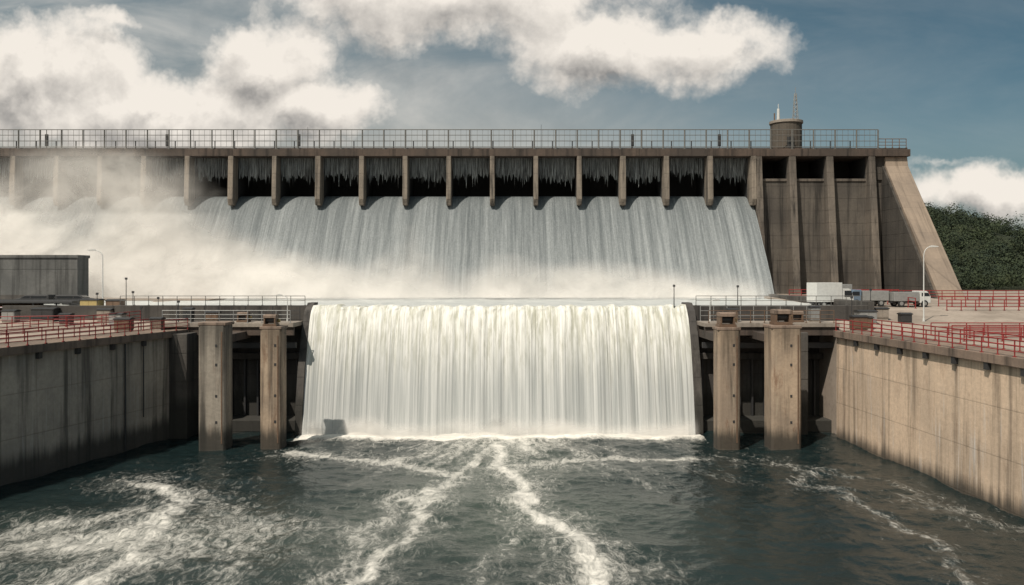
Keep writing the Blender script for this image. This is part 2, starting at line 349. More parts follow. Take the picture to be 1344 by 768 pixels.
# ================================================================ RAILINGS
def railing(name,pts,h,sp,mat,lab,rails,r=0.03,pr=0.04,group=None,panel=None,bc=0.018):
    pts=[Vector(p) for p in pts]; e=thing(name,lab,'railing',tuple(pts[0]),group)
    mb=MB()
    for a,bq in zip(pts[:-1],pts[1:]):
        for q in rails: mb.cyl(a+Vector((0,0,h*q)),bq+Vector((0,0,h*q)),r if q<1 else r*1.3,n=6)
    mb.make('rail',mat,e)
    pm=MB().cyl((0,0,0),(0,0,h),pr,n=6).box(-pr*2,pr*2,-pr*2,pr*2,0,0.06)
    first=None; cnt=0
    for a,bq in zip(pts[:-1],pts[1:]):
        L=(bq-a).length; n=max(1,int(round(L/sp)))
        for i in range(n+(1 if bq is pts[-1] else 0)):
            p=a.lerp(bq,i/n); cnt+=1
            if cnt>99: break
            if first is None: first=pm.make('post',mat); o=first
            else: o=first.copy(); COL.objects.link(o)
            o.location=p; o.parent=e; o.matrix_parent_inverse=Matrix.Translation(-e.location)
    if panel:
        mb=MB()
        for a,bq in zip(pts[:-1],pts[1:]):
            L=(bq-a).length; n=int(L/panel)
            for i in range(n):
                p=a.lerp(bq,(i+0.5)/n); mb.cyl(p+Vector((0,0,h*rails[0])),p+Vector((0,0,h*rails[-1])),bc,n=4)
        mb.make('baluster',mat,e)['kind']='stuff'
    return e
railing('crest_railing',[(-125,147.9,39.46),(64.6,147.9,39.46)],3.45,3.83,'rail','tall grey steel railing along the dam crest',[0.12,0.42,0.72,1.0],0.055,0.13,'railings on the dam crest',0.96,0.03)
railing('crest_railing',[(-125,160.1,39.46),(64.6,160.1,39.46)],3.4,3.83,'dark','tall dark steel railing on far edge of crest',[0.12,0.35,0.65,1.0],0.05,0.11,'railings on the dam crest')
railing('crest_railing',[(64.9,148.4,39.76),(69.8,148.4,39.76)],1.6,1.2,'brown','short brown railing at the end of the crest',[0.3,0.65,1.0],0.05,0.06,'railings on the dam crest')
tw=thing('crest_turret','round brown concrete turret with antennas on dam crest','tower',(49.7,152,39.7))
MB().cyl((49.7,152,39.5),(49.7,152,44.6),2.75,2.75,28).make('drum','dampier',tw,0.05)
MB().cyl((49.7,152,44.6),(49.7,152,45.1),2.95,2.95,28).make('cap','deck',tw,0.05)
MB().box(49.0,50.2,149.1,149.35,39.76,41.9).make('door','dark',tw)
mb=MB(); bx,by=51.4,152
for k in range(4):
    a=math.pi/4+k*math.pi/2; mb.cyl((bx+0.6*math.cos(a),by+0.6*math.sin(a),45.1),(bx+0.2*math.cos(a),by+0.2*math.sin(a),50.2),0.06,n=5)
for j in range(7):
    z0=45.1+j*0.72; r0=0.6-0.4*(z0-45.1)/5.1; z1=z0+0.72; r1=0.6-0.4*(z1-45.1)/5.1
    for k in range(4):
        a=math.pi/4+k*math.pi/2; a2=a+math.pi/2
        mb.cyl((bx+r0*math.cos(a),by+r0*math.sin(a),z0),(bx+r1*math.cos(a2),by+r1*math.sin(a2),z1),0.045,n=4)
mb.cyl((bx,by,50.2),(bx,by,51.3),0.05,n=5); mb.make('lattice_mast','galv',tw)
MB().cyl((48.3,152,45.1),(48.3,152,47.4),0.3,0.22,10).cyl((48.3,152,47.4),(48.3,152,48.3),0.06,n=6).make('antenna','white',tw)
MB().cyl((47.6,152,45.1),(47.6,152,46.6),0.12,n=8).make('antenna','brown',tw)
mt=MB().cyl((0,0,0),(0,0,3.4),0.06,0.04,6).box(-0.25,0.25,-0.15,0.15,0.5,2.6).make('signal_mast','dark')
tag(mt,'thin dark mast with control cabinet on the dam crest','mast',group='masts on the dam crest')
mt.location=(-83,149.5,39.76)
for x in(-61.5,-38,21.5,37.0):
    o=mt.copy(); COL.objects.link(o); o.location=(x,149.5,39.76)
for x in(5.5,-38.5):
    o=MB().cyl((x,158,39.76),(x,158,45.6 if x>0 else 45.2),0.06,0.03,6).cyl((x,158,39.76),(x,158,40.1),0.2,n=8).make('flag_pole','dark'); tag(o,'tall thin bare pole on the dam crest','pole')
# ================================================================ LOWER WEIR + WATERFALL
weir=thing('weir','concrete overflow weir with curved side walls','weir',(-1,97,0))
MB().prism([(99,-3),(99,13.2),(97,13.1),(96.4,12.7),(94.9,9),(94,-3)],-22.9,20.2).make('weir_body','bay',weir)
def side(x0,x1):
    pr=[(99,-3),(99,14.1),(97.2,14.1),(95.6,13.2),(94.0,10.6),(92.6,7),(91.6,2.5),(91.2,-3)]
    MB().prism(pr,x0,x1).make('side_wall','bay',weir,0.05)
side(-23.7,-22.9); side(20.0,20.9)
m,nt,b,pos=newmat('falling_water')
at=nt.new('ShaderNodeAttribute'); at.attribute_name='strand'; st=at.outputs['Fac']
sxx=nt.new('ShaderNodeSeparateXYZ'); nt.put(sxx,0,pos); z=sxx.outputs[2]
s1=nt.noise(nt.vmath('MULTIPLY',pos,(1.6,0.03,0.04)),1.0,3,0.55,0.1); s2=nt.noise(nt.vmath('MULTIPLY',pos,(9,0.1,0.09)),1.0,4,0.6)
s3=nt.noise(nt.vmath('MULTIPLY',pos,(2.6,0.35,0.38)),1.0,5,0.65,0.3)
v=nt.math('ADD',nt.math('MULTIPLY',s1,0.45),nt.math('MULTIPLY',s2,0.55)); v=nt.math('ADD',nt.math('MULTIPLY',v,0.8),nt.math('MULTIPLY',st,0.2))
lo=nt.mix(nt.ss(v,0.34,0.66),(0.30,0.315,0.31,1),(0.56,0.565,0.55,1))
hi=nt.mix(nt.ss(nt.math('ADD',nt.math('MULTIPLY',s3,0.55),nt.math('MULTIPLY',v,0.45)),0.38,0.58),(0.42,0.415,0.34,1),(0.74,0.73,0.69,1))
col=nt.mix(nt.ss(nt.math('ADD',z,nt.math('MULTIPLY',s1,7.0)),7.0,16.5),lo,hi)
nt.put(b,'Base Color',col); b.inputs['Roughness'].default_value=0.8; nt.put(b,'Normal',nt.bump(v,0.25,0.12))
nx,nz=1000,80; xs=np.linspace(-22.9,20.0,nx); t=np.linspace(0,1,nz)
tt=np.clip((t-0.1)/0.9,0,1); yy=np.where(t<0.1,99-(t/0.1)*2.0,97.0-5.3*tt); zz=np.where(t<0.1,13.75,13.75-14.0*tt**1.9)
X,T=np.meshgrid(xs,t); TT=np.repeat(tt[:,None],nx,1)
strand=0.50*vn2(X*1.1,TT*0.8,4)+0.32*vn2(X*2.9,TT*1.0,5)+0.18*vn2(X*7,TT*1.5,6)
lump=fbm2(X*1.3,TT*8,7,3)
amp=np.clip(TT*3,0,1)*(1-0.6*TT)
Yg=yy[:,None]-(strand-0.5)*0.65*amp-(lump-0.45)*0.7*np.exp(-((TT-0.1)/0.14)**2)-0.4
Zg=zz[:,None]+(fbm2(X*1.2,TT*3,8,3)-0.45)*0.55*np.exp(-(TT/0.08)**2)
tag(grid('waterfall',X,Yg,Zg,m,attr={'strand':strand}),'thick white curtain of water pouring over the weir','waterfall','structure')
m,nt,b,pos=newmat('pool_water'); n=nt.noise(pos,0.5,6,0.7); nt.put(b,'Base Color',nt.mix(n,(0.3,0.33,0.33,1),(0.8,0.8,0.77,1))); b.inputs['Roughness'].default_value=0.4; nt.put(b,'Normal',nt.bump(n,0.6,0.5))
gx,gy=np.meshgrid(np.linspace(-130,41.2,60),np.linspace(98.9,137.5,20)); 
tag(grid('pool_water',gx,gy,13.45+0.35*(vn2(gx*0.5,gy*0.5,3)-0.5),m),'churning white pool between the dam and weir','water','structure')
def pw(x0,x1,y0,y1,z1,lab):
    o=MB().box(x0,x1,y0,y1,-3,z1).make('pool_wall','bay',None,0.05); return tag(o,lab,'wall')
pw(-46.5,-23.75,98.0,98.8,13.75,'low dark concrete wall holding back the pool')
pw(20.95,41.6,98.0,98.8,13.75,'low dark concrete wall holding back the pool')
pw(-60,-46.51,98.6,99.3,13.7,'low dark concrete wall holding back the pool')
pw(41.62,42.4,98.0,136,14.2,'long low concrete wall beside the pool')
def bays(x0,x1,lab):
    e=thing('sluice_wall',lab,'wall',((x0+x1)/2,96,0))
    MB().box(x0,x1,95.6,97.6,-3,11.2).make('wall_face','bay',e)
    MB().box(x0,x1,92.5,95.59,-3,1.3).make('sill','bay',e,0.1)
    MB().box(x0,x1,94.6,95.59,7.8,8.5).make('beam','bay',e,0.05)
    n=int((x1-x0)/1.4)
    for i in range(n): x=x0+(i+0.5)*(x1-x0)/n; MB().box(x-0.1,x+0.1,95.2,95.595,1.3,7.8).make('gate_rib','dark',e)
    return e
bays(-37,-23.75,'dark recessed sluice gate wall between river piers'); bays(20.95,36.5,'dark recessed sluice gate wall between river piers')
def rpier(x0,x1,y0,lab,top=12.3,dep=2.2,mat='pier',strut=True):
    e=thing('river_pier',lab,'pier',((x0+x1)/2,y0,0),'concrete river piers')
    c=0.2
    MB().plan([(x0+c,y0),(x1-c,y0),(x1,y0+c),(x1,y0+dep),(x0,y0+dep),(x0,y0+c)],-3,top-0.30).make('shaft',mat,e,0.05)
    MB().box(x0-0.03,x1+0.03,y0-0.03,y0+dep+0.5,top-0.30,top).make('cap','slabedge',e,0.06)
    for z in(2.6,5.2,8.3,10.2): MB().box((x0+x1)/2+0.35,(x0+x1)/2+0.55,y0-0.03,y0+0.06,z,z+0.25).make('anchor_slot','dark',e)
    MB().box(x1-0.42,x1-0.30,y0-0.04,y0+0.05,0.6,top-0.9).make('guide_rail','brown',e)
    if strut: MB().box(x0+0.5,x1-0.5,y0+dep+0.05,95.2,10.4,11.2).make('strut','slab',e)
    return e
rpier(-31.1,-28.4,83,'tall weathered concrete pier standing in the river',12.6,2.2,'pierdark')
rpier(-25.1,-22.95,83.4,'tan concrete pier next to the waterfall',12.2,1.9,'pier',False)
rpier(20.5,22.75,83.4,'tan concrete pier next to the waterfall',12.1,1.9)
rpier(25.7,28.7,83,'broad tan concrete pier with rust marks',12.3,2.4)
for x0,x1,y0 in((-36.4,-34.3,88.5),(30.7,32.0,90.5)):
    o=MB().box(x0,x1,y0,95.5,-3,11.1).make('river_pier','bay',None,0.08); tag(o,'short dark concrete pier at the foot of the river wall','pier')
def sbridge(x0,x1,lab):
    e=thing('service_bridge',lab,'bridge',((x0+x1)/2,93,11.5))
    MB().box(x0,x1,91.0,95.4,11.65,12.1).make('bridge_deck','deck',e,0.03)
    MB().box(x0,x1,91.2,91.5,10.75,11.645).make('girder','slab',e); MB().box(x0,x1,94.6,94.9,11.25,11.645).make('girder','slab',e)
    MB().box(x0,x1,92.0,92.5,9.3,9.9).make('cable_tray','dark',e)
    return e
sbridge(-38.5,-23.75,'concrete service bridge over the sluice bays'); sbridge(20.95,35.6,'concrete service bridge over the sluice bays')
G='railings of the service bridges'
railing('bridge_railing',[(-38,91.1,12.1),(-24.1,91.1,12.1)],1.35,1.5,'galv','grey steel railing on the service bridge',[0.35,0.68,1.0],0.03,0.045,G)
railing('bridge_railing',[(-38,95.2,12.1),(-24.1,95.2,12.1)],1.7,1.5,'dark','dark steel railing on the service bridge',[0.35,0.68,1.0],0.03,0.045,G)
railing('bridge_railing',[(21.4,91.1,12.1),(35,91.1,12.1)],1.35,1.5,'brown','rusty steel railing on the service bridge',[0.35,0.68,1.0],0.03,0.045,G)
railing('bridge_railing',[(21.4,95.2,12.1),(35,95.2,12.1)],1.7,1.5,'galv','grey steel railing on the service bridge',[0.35,0.68,1.0],0.03,0.045,G)
railing('pool_railing',[(-46,98.4,13.75),(-24.3,98.4,13.75)],1.1,1.7,'rail','grey railing on top of the pool wall',[0.5,1.0],0.03,0.04)
railing('pool_railing',[(21.6,98.4,13.75),(41,98.4,13.75)],1.1,1.7,'rail','grey railing on top of the pool wall',[0.5,1.0],0.03,0.04)
hp=[]; hz=thing('gate_hoist','brown steel gate hoist on top of river pier','hoist',(-24.2,84.2,12.2),'gate hoists on the piers',local=True)
hp.append(MB().box(-0.9,0.9,-0.9,0.9,0,0.28).box(-0.8,-0.6,-0.8,0.8,0.28,1.1).box(0.6,0.8,-0.8,0.8,0.28,1.1).make('frame','brown',hz,0.02))
hp.append(MB().cyl((-0.58,0,0.8),(0.58,0,0.8),0.42,n=18).make('drum','dark',hz))
hp.append(MB().prism([(-0.85,1.1),(0.85,1.1),(0.85,1.45),(0.5,1.55),(-0.5,1.55),(-0.85,1.45)],-0.85,0.85).make('housing','slabedge',hz,0.03))
hp.append(MB().cyl((0.82,0.3,0.7),(1.15,0.3,0.7),0.22,n=12).make('motor','yellow',hz))
hz.scale=(0.75,0.75,0.75)
dup(hz,hp,(21.6,84.6,12.1),0.0,None,0.95); dup(hz,hp,(27.2,84.8,12.3),0.0,'broad brown gate hoist on river pier',1.0); dup(hz,hp,(-29.8,93.1,12.1),0.0,None,0.7); dup(hz,hp,(31.5,93.1,12.1),0.0,None,0.8)
GR='red railings around the yards'
R=[0.34,0.67,1.0]
railing('red_railing',[(Lx(30)+0.3,30,11.42),(Lx(91)+0.3,91,11.42)],1.15,1.9,'red','red painted railing along the top of the river wall',R,0.035,0.045,GR)
railing('red_railing',[(Lx(45)-3.2,45,11.42),(Lx(91)-3.2,91,11.42)],1.15,1.9,'red','red painted railing behind the walkway',R,0.035,0.045,GR)
railing('red_railing',[(Lx(60)-7.5,60,11.32),(-43,97,12.0)],1.15,1.9,'red','red painted railing across the yard',R,0.035,0.045,GR)
railing('red_railing',[(-80,100,12.2),(-46.5,101,12.3)],1.2,2.0,'red','faded red railing across the yard',R,0.035,0.05,GR)
railing('red_railing',[(-75,92,11.32),(-44,94,11.6)],1.2,2.0,'red','faded red railing across the yard',R,0.035,0.05,GR)
railing('red_railing',[(Rx(30)-0.2,30,11.42),(Rx(89)-0.2,89,11.42)],1.2,1.9,'red','red painted railing along the sunlit wall',R,0.04,0.05,GR)
railing('red_railing',[(Rx(40)+3.2,40,11.42),(Rx(88)+3.2,88,11.42)],1.2,1.9,'red','red painted railing behind the walkway',R,0.04,0.05,GR)
railing('red_railing',[(42,84,11.32),(58,84,11.32),(70,84,11.32)],1.2,1.7,'red','red painted railing around the paved yard',R,0.04,0.05,GR)
railing('red_railing',[(41,76,11.32),(60,76,11.32)],1.2,1.7,'red','red painted railing around the paved yard',R,0.04,0.05,GR)
railing('red_railing',[(42,80,11.32),(66,80,11.32)],1.2,1.7,'red','red painted railing around the paved yard',R,0.04,0.05,GR)
railing('red_railing',[(52,108,13.0),(52,128,13.6),(95,128,13.6)],1.3,2.0,'red','long red railing in front of the dam',R,0.045,0.06,GR)
railing('red_railing',[(57,112,13.1),(95,112,13.1)],1.3,1.8,'red','long red railing beside the parked vehicles',R,0.045,0.06,GR)
railing('red_railing',[(55,106,12.85),(95,106,12.85)],1.3,1.8,'red','long red railing beside the parked vehicles',R,0.045,0.06,GR)
railing('red_railing',[(43,130,13.7),(60,130,13.7)],1.3,1.8,'red','red railing in front of the dam buttresses',R,0.045,0.06,GR)
# ================================================================ BUILDING
bl=thing('grey_building','low windowless grey concrete building with flat roof','building',(-66,114,13.2))
MB().box(-84,-58.6,113,116,12.5,19.6).make('wall','build',bl)
MB().box(-84.15,-58.45,112.85,116.15,19.6,20.0).make('roof','build',bl,0.04)
MB().box(-84,-58.54,112.94,112.996,13.0,14.6).make('plinth','bay',bl)
sh=thing('equipment_shed','low dark open shed with flat roof in the yard','shed',(-60,104,12.5))
MB().box(-68,-53.5,102,108,13.9,14.15).make('roof','dark',sh,0.03)
for x in(-67.5,-63,-58.5,-54):
    for y in(102.4,107.6): MB().cyl((x,y,12.3),(x,y,13.9),0.09,n=6).make('post','dark',sh)
MB().box(-67.6,-60,106.6,107.4,12.4,13.7).make('back_panel','brown',sh); MB().box(-58,-54.5,106.6,107.4,12.4,13.3).make('back_panel','brown',sh)
def cabinet(x,y,z,w_,d,h,mat,lab,name='equipment_cabinet'):
    e=thing(name,lab,'cabinet',(x,y,z))
    MB().box(x-w_/2,x+w_/2,y-d/2,y+d/2,z+0.12,z+h).make('body',mat,e,0.03)
    MB().prism([(y-d/2-0.08,z+h),(y+d/2+0.08,z+h),(y+d/2+0.08,z+h+0.1),(y,z+h+0.22),(y-d/2-0.08,z+h+0.1)],x-w_/2-0.08,x+w_/2+0.08).make('lid','dark',e)
    MB().box(x-w_/2+0.12,x-0.03,y-d/2-0.03,y-d/2-0.002,z+0.25,z+h-0.12).make('door',mat,e,0.01)
    MB().box(x+0.03,x+w_/2-0.12,y-d/2-0.03,y-d/2-0.002,z+0.25,z+h-0.12).make('door',mat,e,0.01)
    MB().box(x-w_/2+0.05,x+w_/2-0.05,y-d/2+0.05,y+d/2-0.05,z-0.1,z+0.12).make('plinth','deck',e)
for a in((-51.6,103,12.5,2.2,1.6,1.7,'yellow','ochre equipment cabinet with double doors'),(-49.2,104,12.6,1.8,1.4,1.5,'brown','brown equipment cabinet in the yard'),
 (-54.5,98,12.0,2.6,1.6,1.3,'dark','dark equipment cabinet in the yard'),(-41.2,89,11.4,1.6,1.2,1.2,'brown','brown equipment cabinet beside the walkway'),
 (-38.0,89.8,11.5,1.2,1.0,1.1,'slabedge','tan control box beside the bridge'),(-44,93.5,11.6,1.4,1.2,1.3,'galv','grey control cabinet in the yard'),
 (-36.0,93.3,12.2,1.0,0.9,1.3,'dark','dark control box on the bridge'),(-33.2,93.0,12.2,1.4,0.9,0.9,'brown','brown control box on the bridge'),
 (36.4,88.0,11.5,1.5,1.2,1.4,'brown','brown control cabinet at the bridge end'),(38.8,92,11.4,1.3,1.0,1.2,'brown','brown equipment cabinet in the yard'),
 (33.6,93.2,12.2,1.0,1.0,1.5,'galv','grey control cabinet at the bridge end'),(40.5,96,11.8,2.0,1.5,1.3,'galv','grey equipment cabinet in the yard'),
 (24.5,93.2,12.2,1.1,0.9,1.2,'slabedge','tan control box on the bridge'),(43.5,99,12.1,1.5,1.2,1.2,'deck','pale equipment cabinet in the yard'),
 (-58,97,11.9,1.5,1.2,1.2,'galv','grey control cabinet in the yard'),(-47.5,98,12.0,1.6,1.1,1.2,'deck','pale equipment cabinet in the yard'),
 (-62,96,11.8,2.4,1.5,1.5,'brown','brown equipment cabinet in the yard'),(-50.5,95,11.7,1.2,1.0,1.1,'dark','dark equipment cabinet in the yard'),
 (45.0,96,11.8,1.2,1.0,1.0,'dark','dark equipment cabinet in the yard')): cabinet(*a)
def lamp(x,y,z,h,d,arm,lab,s=1.0):
    e=thing('street_lamp',lab,'street lamp',(x,y,z))
    MB().cyl((x,y,z),(x,y,z+0.35),0.15*s,0.13*s,10).cyl((x,y,z+0.35),(x,y,z+h*0.88),0.085*s,0.055*s,10).make('pole','white',e)
    pts=[(x,y,z+h*0.88)]+[(x+d*arm*(1-math.cos(a)),y,z+h*0.88+h*0.12*math.sin(a)) for a in(0.4,0.8,1.2,1.57)]
    MB().tube(pts,0.05*s,8).make('arm','white',e)
    q=pts[-1]
    MB().prismy([(q[0]-0.1*d,q[2]-0.06),(q[0]+0.85*s*d,q[2]-0.02),(q[0]+0.85*s*d,q[2]+0.07),(q[0]+0.2*d,q[2]+0.16),(q[0]-0.1*d,q[2]+0.08)],y-0.15*s,y+0.15*s).make('lamp_head','white',e)
    MB().box(*sorted((q[0]+0.15*d,q[0]+0.65*s*d)),y-0.1*s,y+0.1*s,q[2]-0.09,q[2]-0.055).make('lens','lamp',e)
lamp(-54.7,112,13.1,7.5,-1,1.1,'tall white street lamp beside the grey building',1.1)
lamp(47.9,97.5,11.9,8.7,1,0.8,'tall white street lamp in the paved yard',1.0)
lamp(-25.3,94.4,12.1,2.9,-1,0.7,'short white lamp at the end of the service bridge',0.7)
lamp(22.3,94.4,12.1,2.4,1,0.6,'short white lamp on the service bridge',0.6)
for x,y,z,h in((-46.5,101,12.4,4.6),(-45.0,99.5,12.2,3.2),(-42.0,99.5,12.1,2.6),(-49.5,100,12.2,3),(18.6,96.2,13.6,2.6),(26.5,98.4,13.7,2.4),(44.5,104,12.6,3.0),(-37,93,12.1,2.4),(38.5,95,11.7,3.2),(-40.5,91.5,11.3,2.6)):
    o=MB().cyl((x,y,z),(x,y,z+h),0.06,0.04,8).box(x-0.12,x+0.12,y-0.1,y+0.1,z+h-0.25,z+h).make('signal_pole','dark'); tag(o,'thin dark steel pole with small box on top','pole')
# ================================================================ VEHICLES
def wheels(e,xs,y,r,mb_w=0.28):
    for x in xs:
        for sy in(-y,y):
            wp=MB().cyl((0,-mb_w/2,0),(0,mb_w/2,0),r,n=20).make('wheel','tyre',None,0.03); wp.location=(x,sy,r); wp.parent=e
            rm=MB().cyl((0,-mb_w/2-0.01,0),(0,mb_w/2+0.01,0),r*0.55,n=14).make('rim','galv'); rm.parent=wp
def van(x,y,z,rot,mat,lab,L=5.0,hh=2.0,cat='van',name='parked_van'):
    e=thing(name,lab,cat,(x,y,z),'vehicles parked in front of the dam',local=True); e.rotation_euler=(0,0,rot)
    a=L/2
    MB().prismy([(-a,0.35),(a,0.35),(a,0.95),(a*0.93,1.1),(a*0.66,1.2),(a*0.42,hh*0.96),(a*0.3,hh),(-a*0.94,hh),(-a,hh*0.85)],-0.93,0.93).make('body',mat,e,0.07)
    MB().prismy([(a*0.60,1.22),(a*0.42,hh*0.88),(a*0.12,hh*0.88),(a*0.12,1.2)],-0.945,0.945).prismy([(a*0.05,1.2),(a*0.05,hh*0.88),(-a*0.85,hh*0.88),(-a*0.85,1.2)],-0.942,0.942).make('side_window','glass',e)
    MB().add([(a*0.665,-0.8,1.25),(a*0.665,0.8,1.25),(a*0.45,0.75,hh*0.93),(a*0.45,-0.75,hh*0.93)],[(0,1,2,3)]).make('windscreen','glass',e).location=(0.03,0,0.02)
    MB().box(a-0.02,a+0.04,-0.85,-0.55,0.7,0.9).make('headlight','lamp',e); MB().box(a-0.02,a+0.04,0.55,0.85,0.7,0.9).make('headlight','lamp',e)
    MB().box(a-0.05,a+0.1,-0.9,0.9,0.32,0.55).make('bumper','dark',e,0.03); MB().box(-a-0.1,-a+0.05,-0.9,0.9,0.32,0.55).make('bumper','dark',e,0.03)
    wheels(e,(-a*0.62,a*0.62),0.82,0.34)
def truck(x,y,z,rot,lab,boxm='white',cabm='white',L=5.6,bh=2.5):
    e=thing('box_truck',lab,'truck',(x,y,z),'vehicles parked in front of the dam',local=True); e.rotation_euler=(0,0,rot)
    MB().box(-L*0.5,L*0.18,-1.1,1.1,0.75,0.75+bh).make('cargo_box',boxm,e,0.04)
    MB().box(-L*0.5,L*0.46,-0.45,0.45,0.5,0.745).make('chassis','dark',e)
    ch=min(2.45,0.9+bh)
    MB().prismy([(L*0.2,0.5),(L*0.5,0.5),(L*0.5,1.35),(L*0.42,ch-0.1),(L*0.38,ch),(L*0.2,ch)],-1.0,1.0).make('cab',cabm,e,0.06)
    MB().prismy([(L*0.25,1.4),(L*0.475,1.4),(L*0.43,ch-0.25),(L*0.25,ch-0.25)],-1.012,1.012).make('side_window','glass',e)
    MB().add([(L*0.49,-0.88,1.45),(L*0.49,0.88,1.45),(L*0.435,0.85,ch-0.2),(L*0.435,-0.85,ch-0.2)],[(0,1,2,3)]).make('windscreen','glass',e).location=(0.035,0,0)
    MB().box(L*0.5-0.02,L*0.5+0.04,-0.9,-0.6,0.8,1.0).make('headlight','lamp',e); MB().box(L*0.5-0.02,L*0.5+0.04,0.6,0.9,0.8,1.0).make('headlight','lamp',e)
    wheels(e,(-L*0.3,L*0.33),0.95,0.45)
truck(41.6,109.5,13.06,math.radians(14),'white box truck with short cab parked in the yard',L=5.6,bh=2.5)
truck(47.3,112,13.15,math.radians(182),'low grey box truck with blue grey cab','galv','blue',5.2,1.3)
truck(52.6,111.2,13.1,math.radians(3),'low grey box truck with white cab','galv','white',5.0,1.2)
truck(46.2,122,13.4,math.radians(184),'grey box truck parked near the dam','galv','blue',5.8,1.8)
van(-57.3,110,13.1,0.0,'dark','dark parked car beside the grey building',4.5,1.6,'car','parked_car')
van(-62.8,110.5,13.1,math.pi,'dark','dark parked car beside the grey building',4.5,1.6,'car','parked_car')
# ================================================================ RIVER
m,nt,b,pos=newmat('river_water')
fa=nt.new('ShaderNodeAttribute'); fa.attribute_name='foam'; fo=fa.outputs['Fac']
ga=nt.new('ShaderNodeAttribute'); ga.attribute_name='aerate'; ge=ga.outputs['Fac']
ps=nt.vmath('MULTIPLY',pos,(1.3,0.65,1.0))
rn=nt.noise(ps,0.9,12,0.76,1.6)
n2=nt.noise(ps,1.3,6,0.65,1.0); rdg=nt.math('SUBTRACT',1.0,nt.math('MULTIPLY',nt.math('ABSOLUTE',nt.math('SUBTRACT',n2,0.5)),6.0),clamp=True)
tex=nt.math('ADD',nt.math('MULTIPLY',rn,1.8),nt.math('MULTIPLY',rdg,0.16))
fm=nt.math('MULTIPLY',nt.ss(nt.math('ADD',fo,tex),1.32,2.3),0.95)
dcol=nt.mix(ge,(0.009,0.018,0.019,1),(0.058,0.075,0.062,1))
nt.put(b,'Base Color',nt.mix(fm,dcol,(0.78,0.75,0.69,1)))
nt.put(b,'Roughness',nt.math('ADD',nt.math('MULTIPLY',fm,0.6),0.10)); b.inputs['IOR'].default_value=1.33
w1=nt.noise(pos,1.0,4,0.55,0.4); w2=nt.noise(nt.vmath('MULTIPLY',pos,(1.0,1.5,1)),4.5,4,0.6,0.4)
hh=nt.math('ADD',nt.math('MULTIPLY',w1,0.4),nt.math('ADD',nt.math('MULTIPLY',w2,0.14),nt.math('MULTIPLY',fm,0.05)))
nt.put(b,'Normal',nt.bump(hh,0.5,0.5))
X,Y=np.meshgrid(np.arange(-50,41,0.17),np.arange(38,97.2,0.17))
wx=(fbm2(X*0.20,Y*0.20,1,5)-0.48)*6.0; wy=(fbm2(X*0.20+50,Y*0.20,2,5)-0.48)*6.0
def dist(px_pts):
    P=[gp(*q) for q in px_pts]; D=np.full(X.shape,1e9); Xw=X+wx; Yw=Y+wy
    for (ax,ay),(bx_,by_) in zip(P[:-1],P[1:]):
        dx,dy=bx_-ax,by_-ay; L2=dx*dx+dy*dy; tq=np.clip(((Xw-ax)*dx+(Yw-ay)*dy)/L2,0,1)
        D=np.minimum(D,np.hypot(Xw-ax-tq*dx,Yw-ay-tq*dy))
    return D
foam=np.zeros(X.shape)
for pts,wd,st_ in(([(652,578),(658,600),(685,635),(703,670),(735,700),(770,735),(800,780)],1.4,0.98),
 ([(648,578),(615,600),(565,645),(530,688),(495,735),(478,780)],1.3,0.84),
 ([(395,597),(470,602),(540,611),(610,625)],1.5,0.82),([(680,610),(780,603),(890,600)],1.5,0.76),
 ([(195,632),(236,662),(190,692),(150,730),(80,780)],1.9,0.85),([(1010,604),(1080,642),(1140,672),(1205,714)],1.2,0.56),
 ([(1195,705),(1250,745),(1290,780)],1.2,0.5),([(560,640),(520,665),(455,695),(438,780)],1.6,0.64),([(770,680),(815,730),(850,780)],1.5,0.52),
 ([(-40,712),(80,690),(170,672)],2.0,0.7),([(20,780),(130,715),(250,690),(370,700)],3.2,0.64),([(640,590),(655,640),(660,780)],2.6,0.5),([(930,598),(1000,610),(1180,640),(1344,700)],2.0,0.44),([(300,780),(330,700),(240,640)],2.8,0.58)):
    D=dist(pts); foam=np.maximum(foam,st_*np.exp(-(D/wd)**2)); foam=np.maximum(foam,0.66*st_*np.exp(-(D/(wd*3.0))**2))
ang=np.arctan2(X+1.0,102-Y); rr=np.hypot(X+1.0,102-Y)
fan=0.5*vn2(ang*14,rr*0.10,11)+0.5*vn2(ang*50,rr*0.22,12)
fs_=np.clip((Y-54)/32,0,1)**1.0*np.exp(-(ang/0.9)**2)
foam=np.maximum(foam,fan*fs_*1.25)
foam=np.maximum(foam,(0.35+0.9*fan)*np.clip((Y-72)/14,0,1)*np.exp(-((X+1)/11)**2))
foam=np.maximum(foam,1.3*np.clip((Y-86.6)/3.4,0,1)*((X>-23.2)&(X<20.4)))
cx,cy=gp(190,715); foam=np.maximum(foam,0.78*np.exp(-(((X-cx)/16)**2+((Y-cy)/10)**2))*(0.5+0.95*fbm2(X*0.22,Y*0.22,10,4)))
aer=np.exp(-((X+1.0)/ (4+ (95-Y)*0.24))**2)*0.9*np.clip((Y-40)/20,0.4,1)+0.5*np.exp(-(((X-cx)/16)**2+((Y-cy)/9)**2))
aer=aer*(0.4+0.9*fbm2(X*0.15,Y*0.1,6,3))
calm=0.6+0.6*np.clip(foam,0,1)
Z=((fbm2(X*0.22,Y*0.28,5,4)-0.47)*0.9+(fbm2(X*0.9,Y*1.3,9,3)-0.44)*0.28)*calm+foam*0.05
tag(grid('river_water',X,Y,Z,m,attr={'foam':foam,'aerate':np.clip(aer,0,1)}),'dark green river water streaked with white foam','water','structure')
gx,gy=np.meshgrid(np.linspace(-60,45,20),np.linspace(-60,38.1,20))
tag(grid('river_water',gx,gy,gx*0-0.1,m),'dark green river water downstream','water','structure')
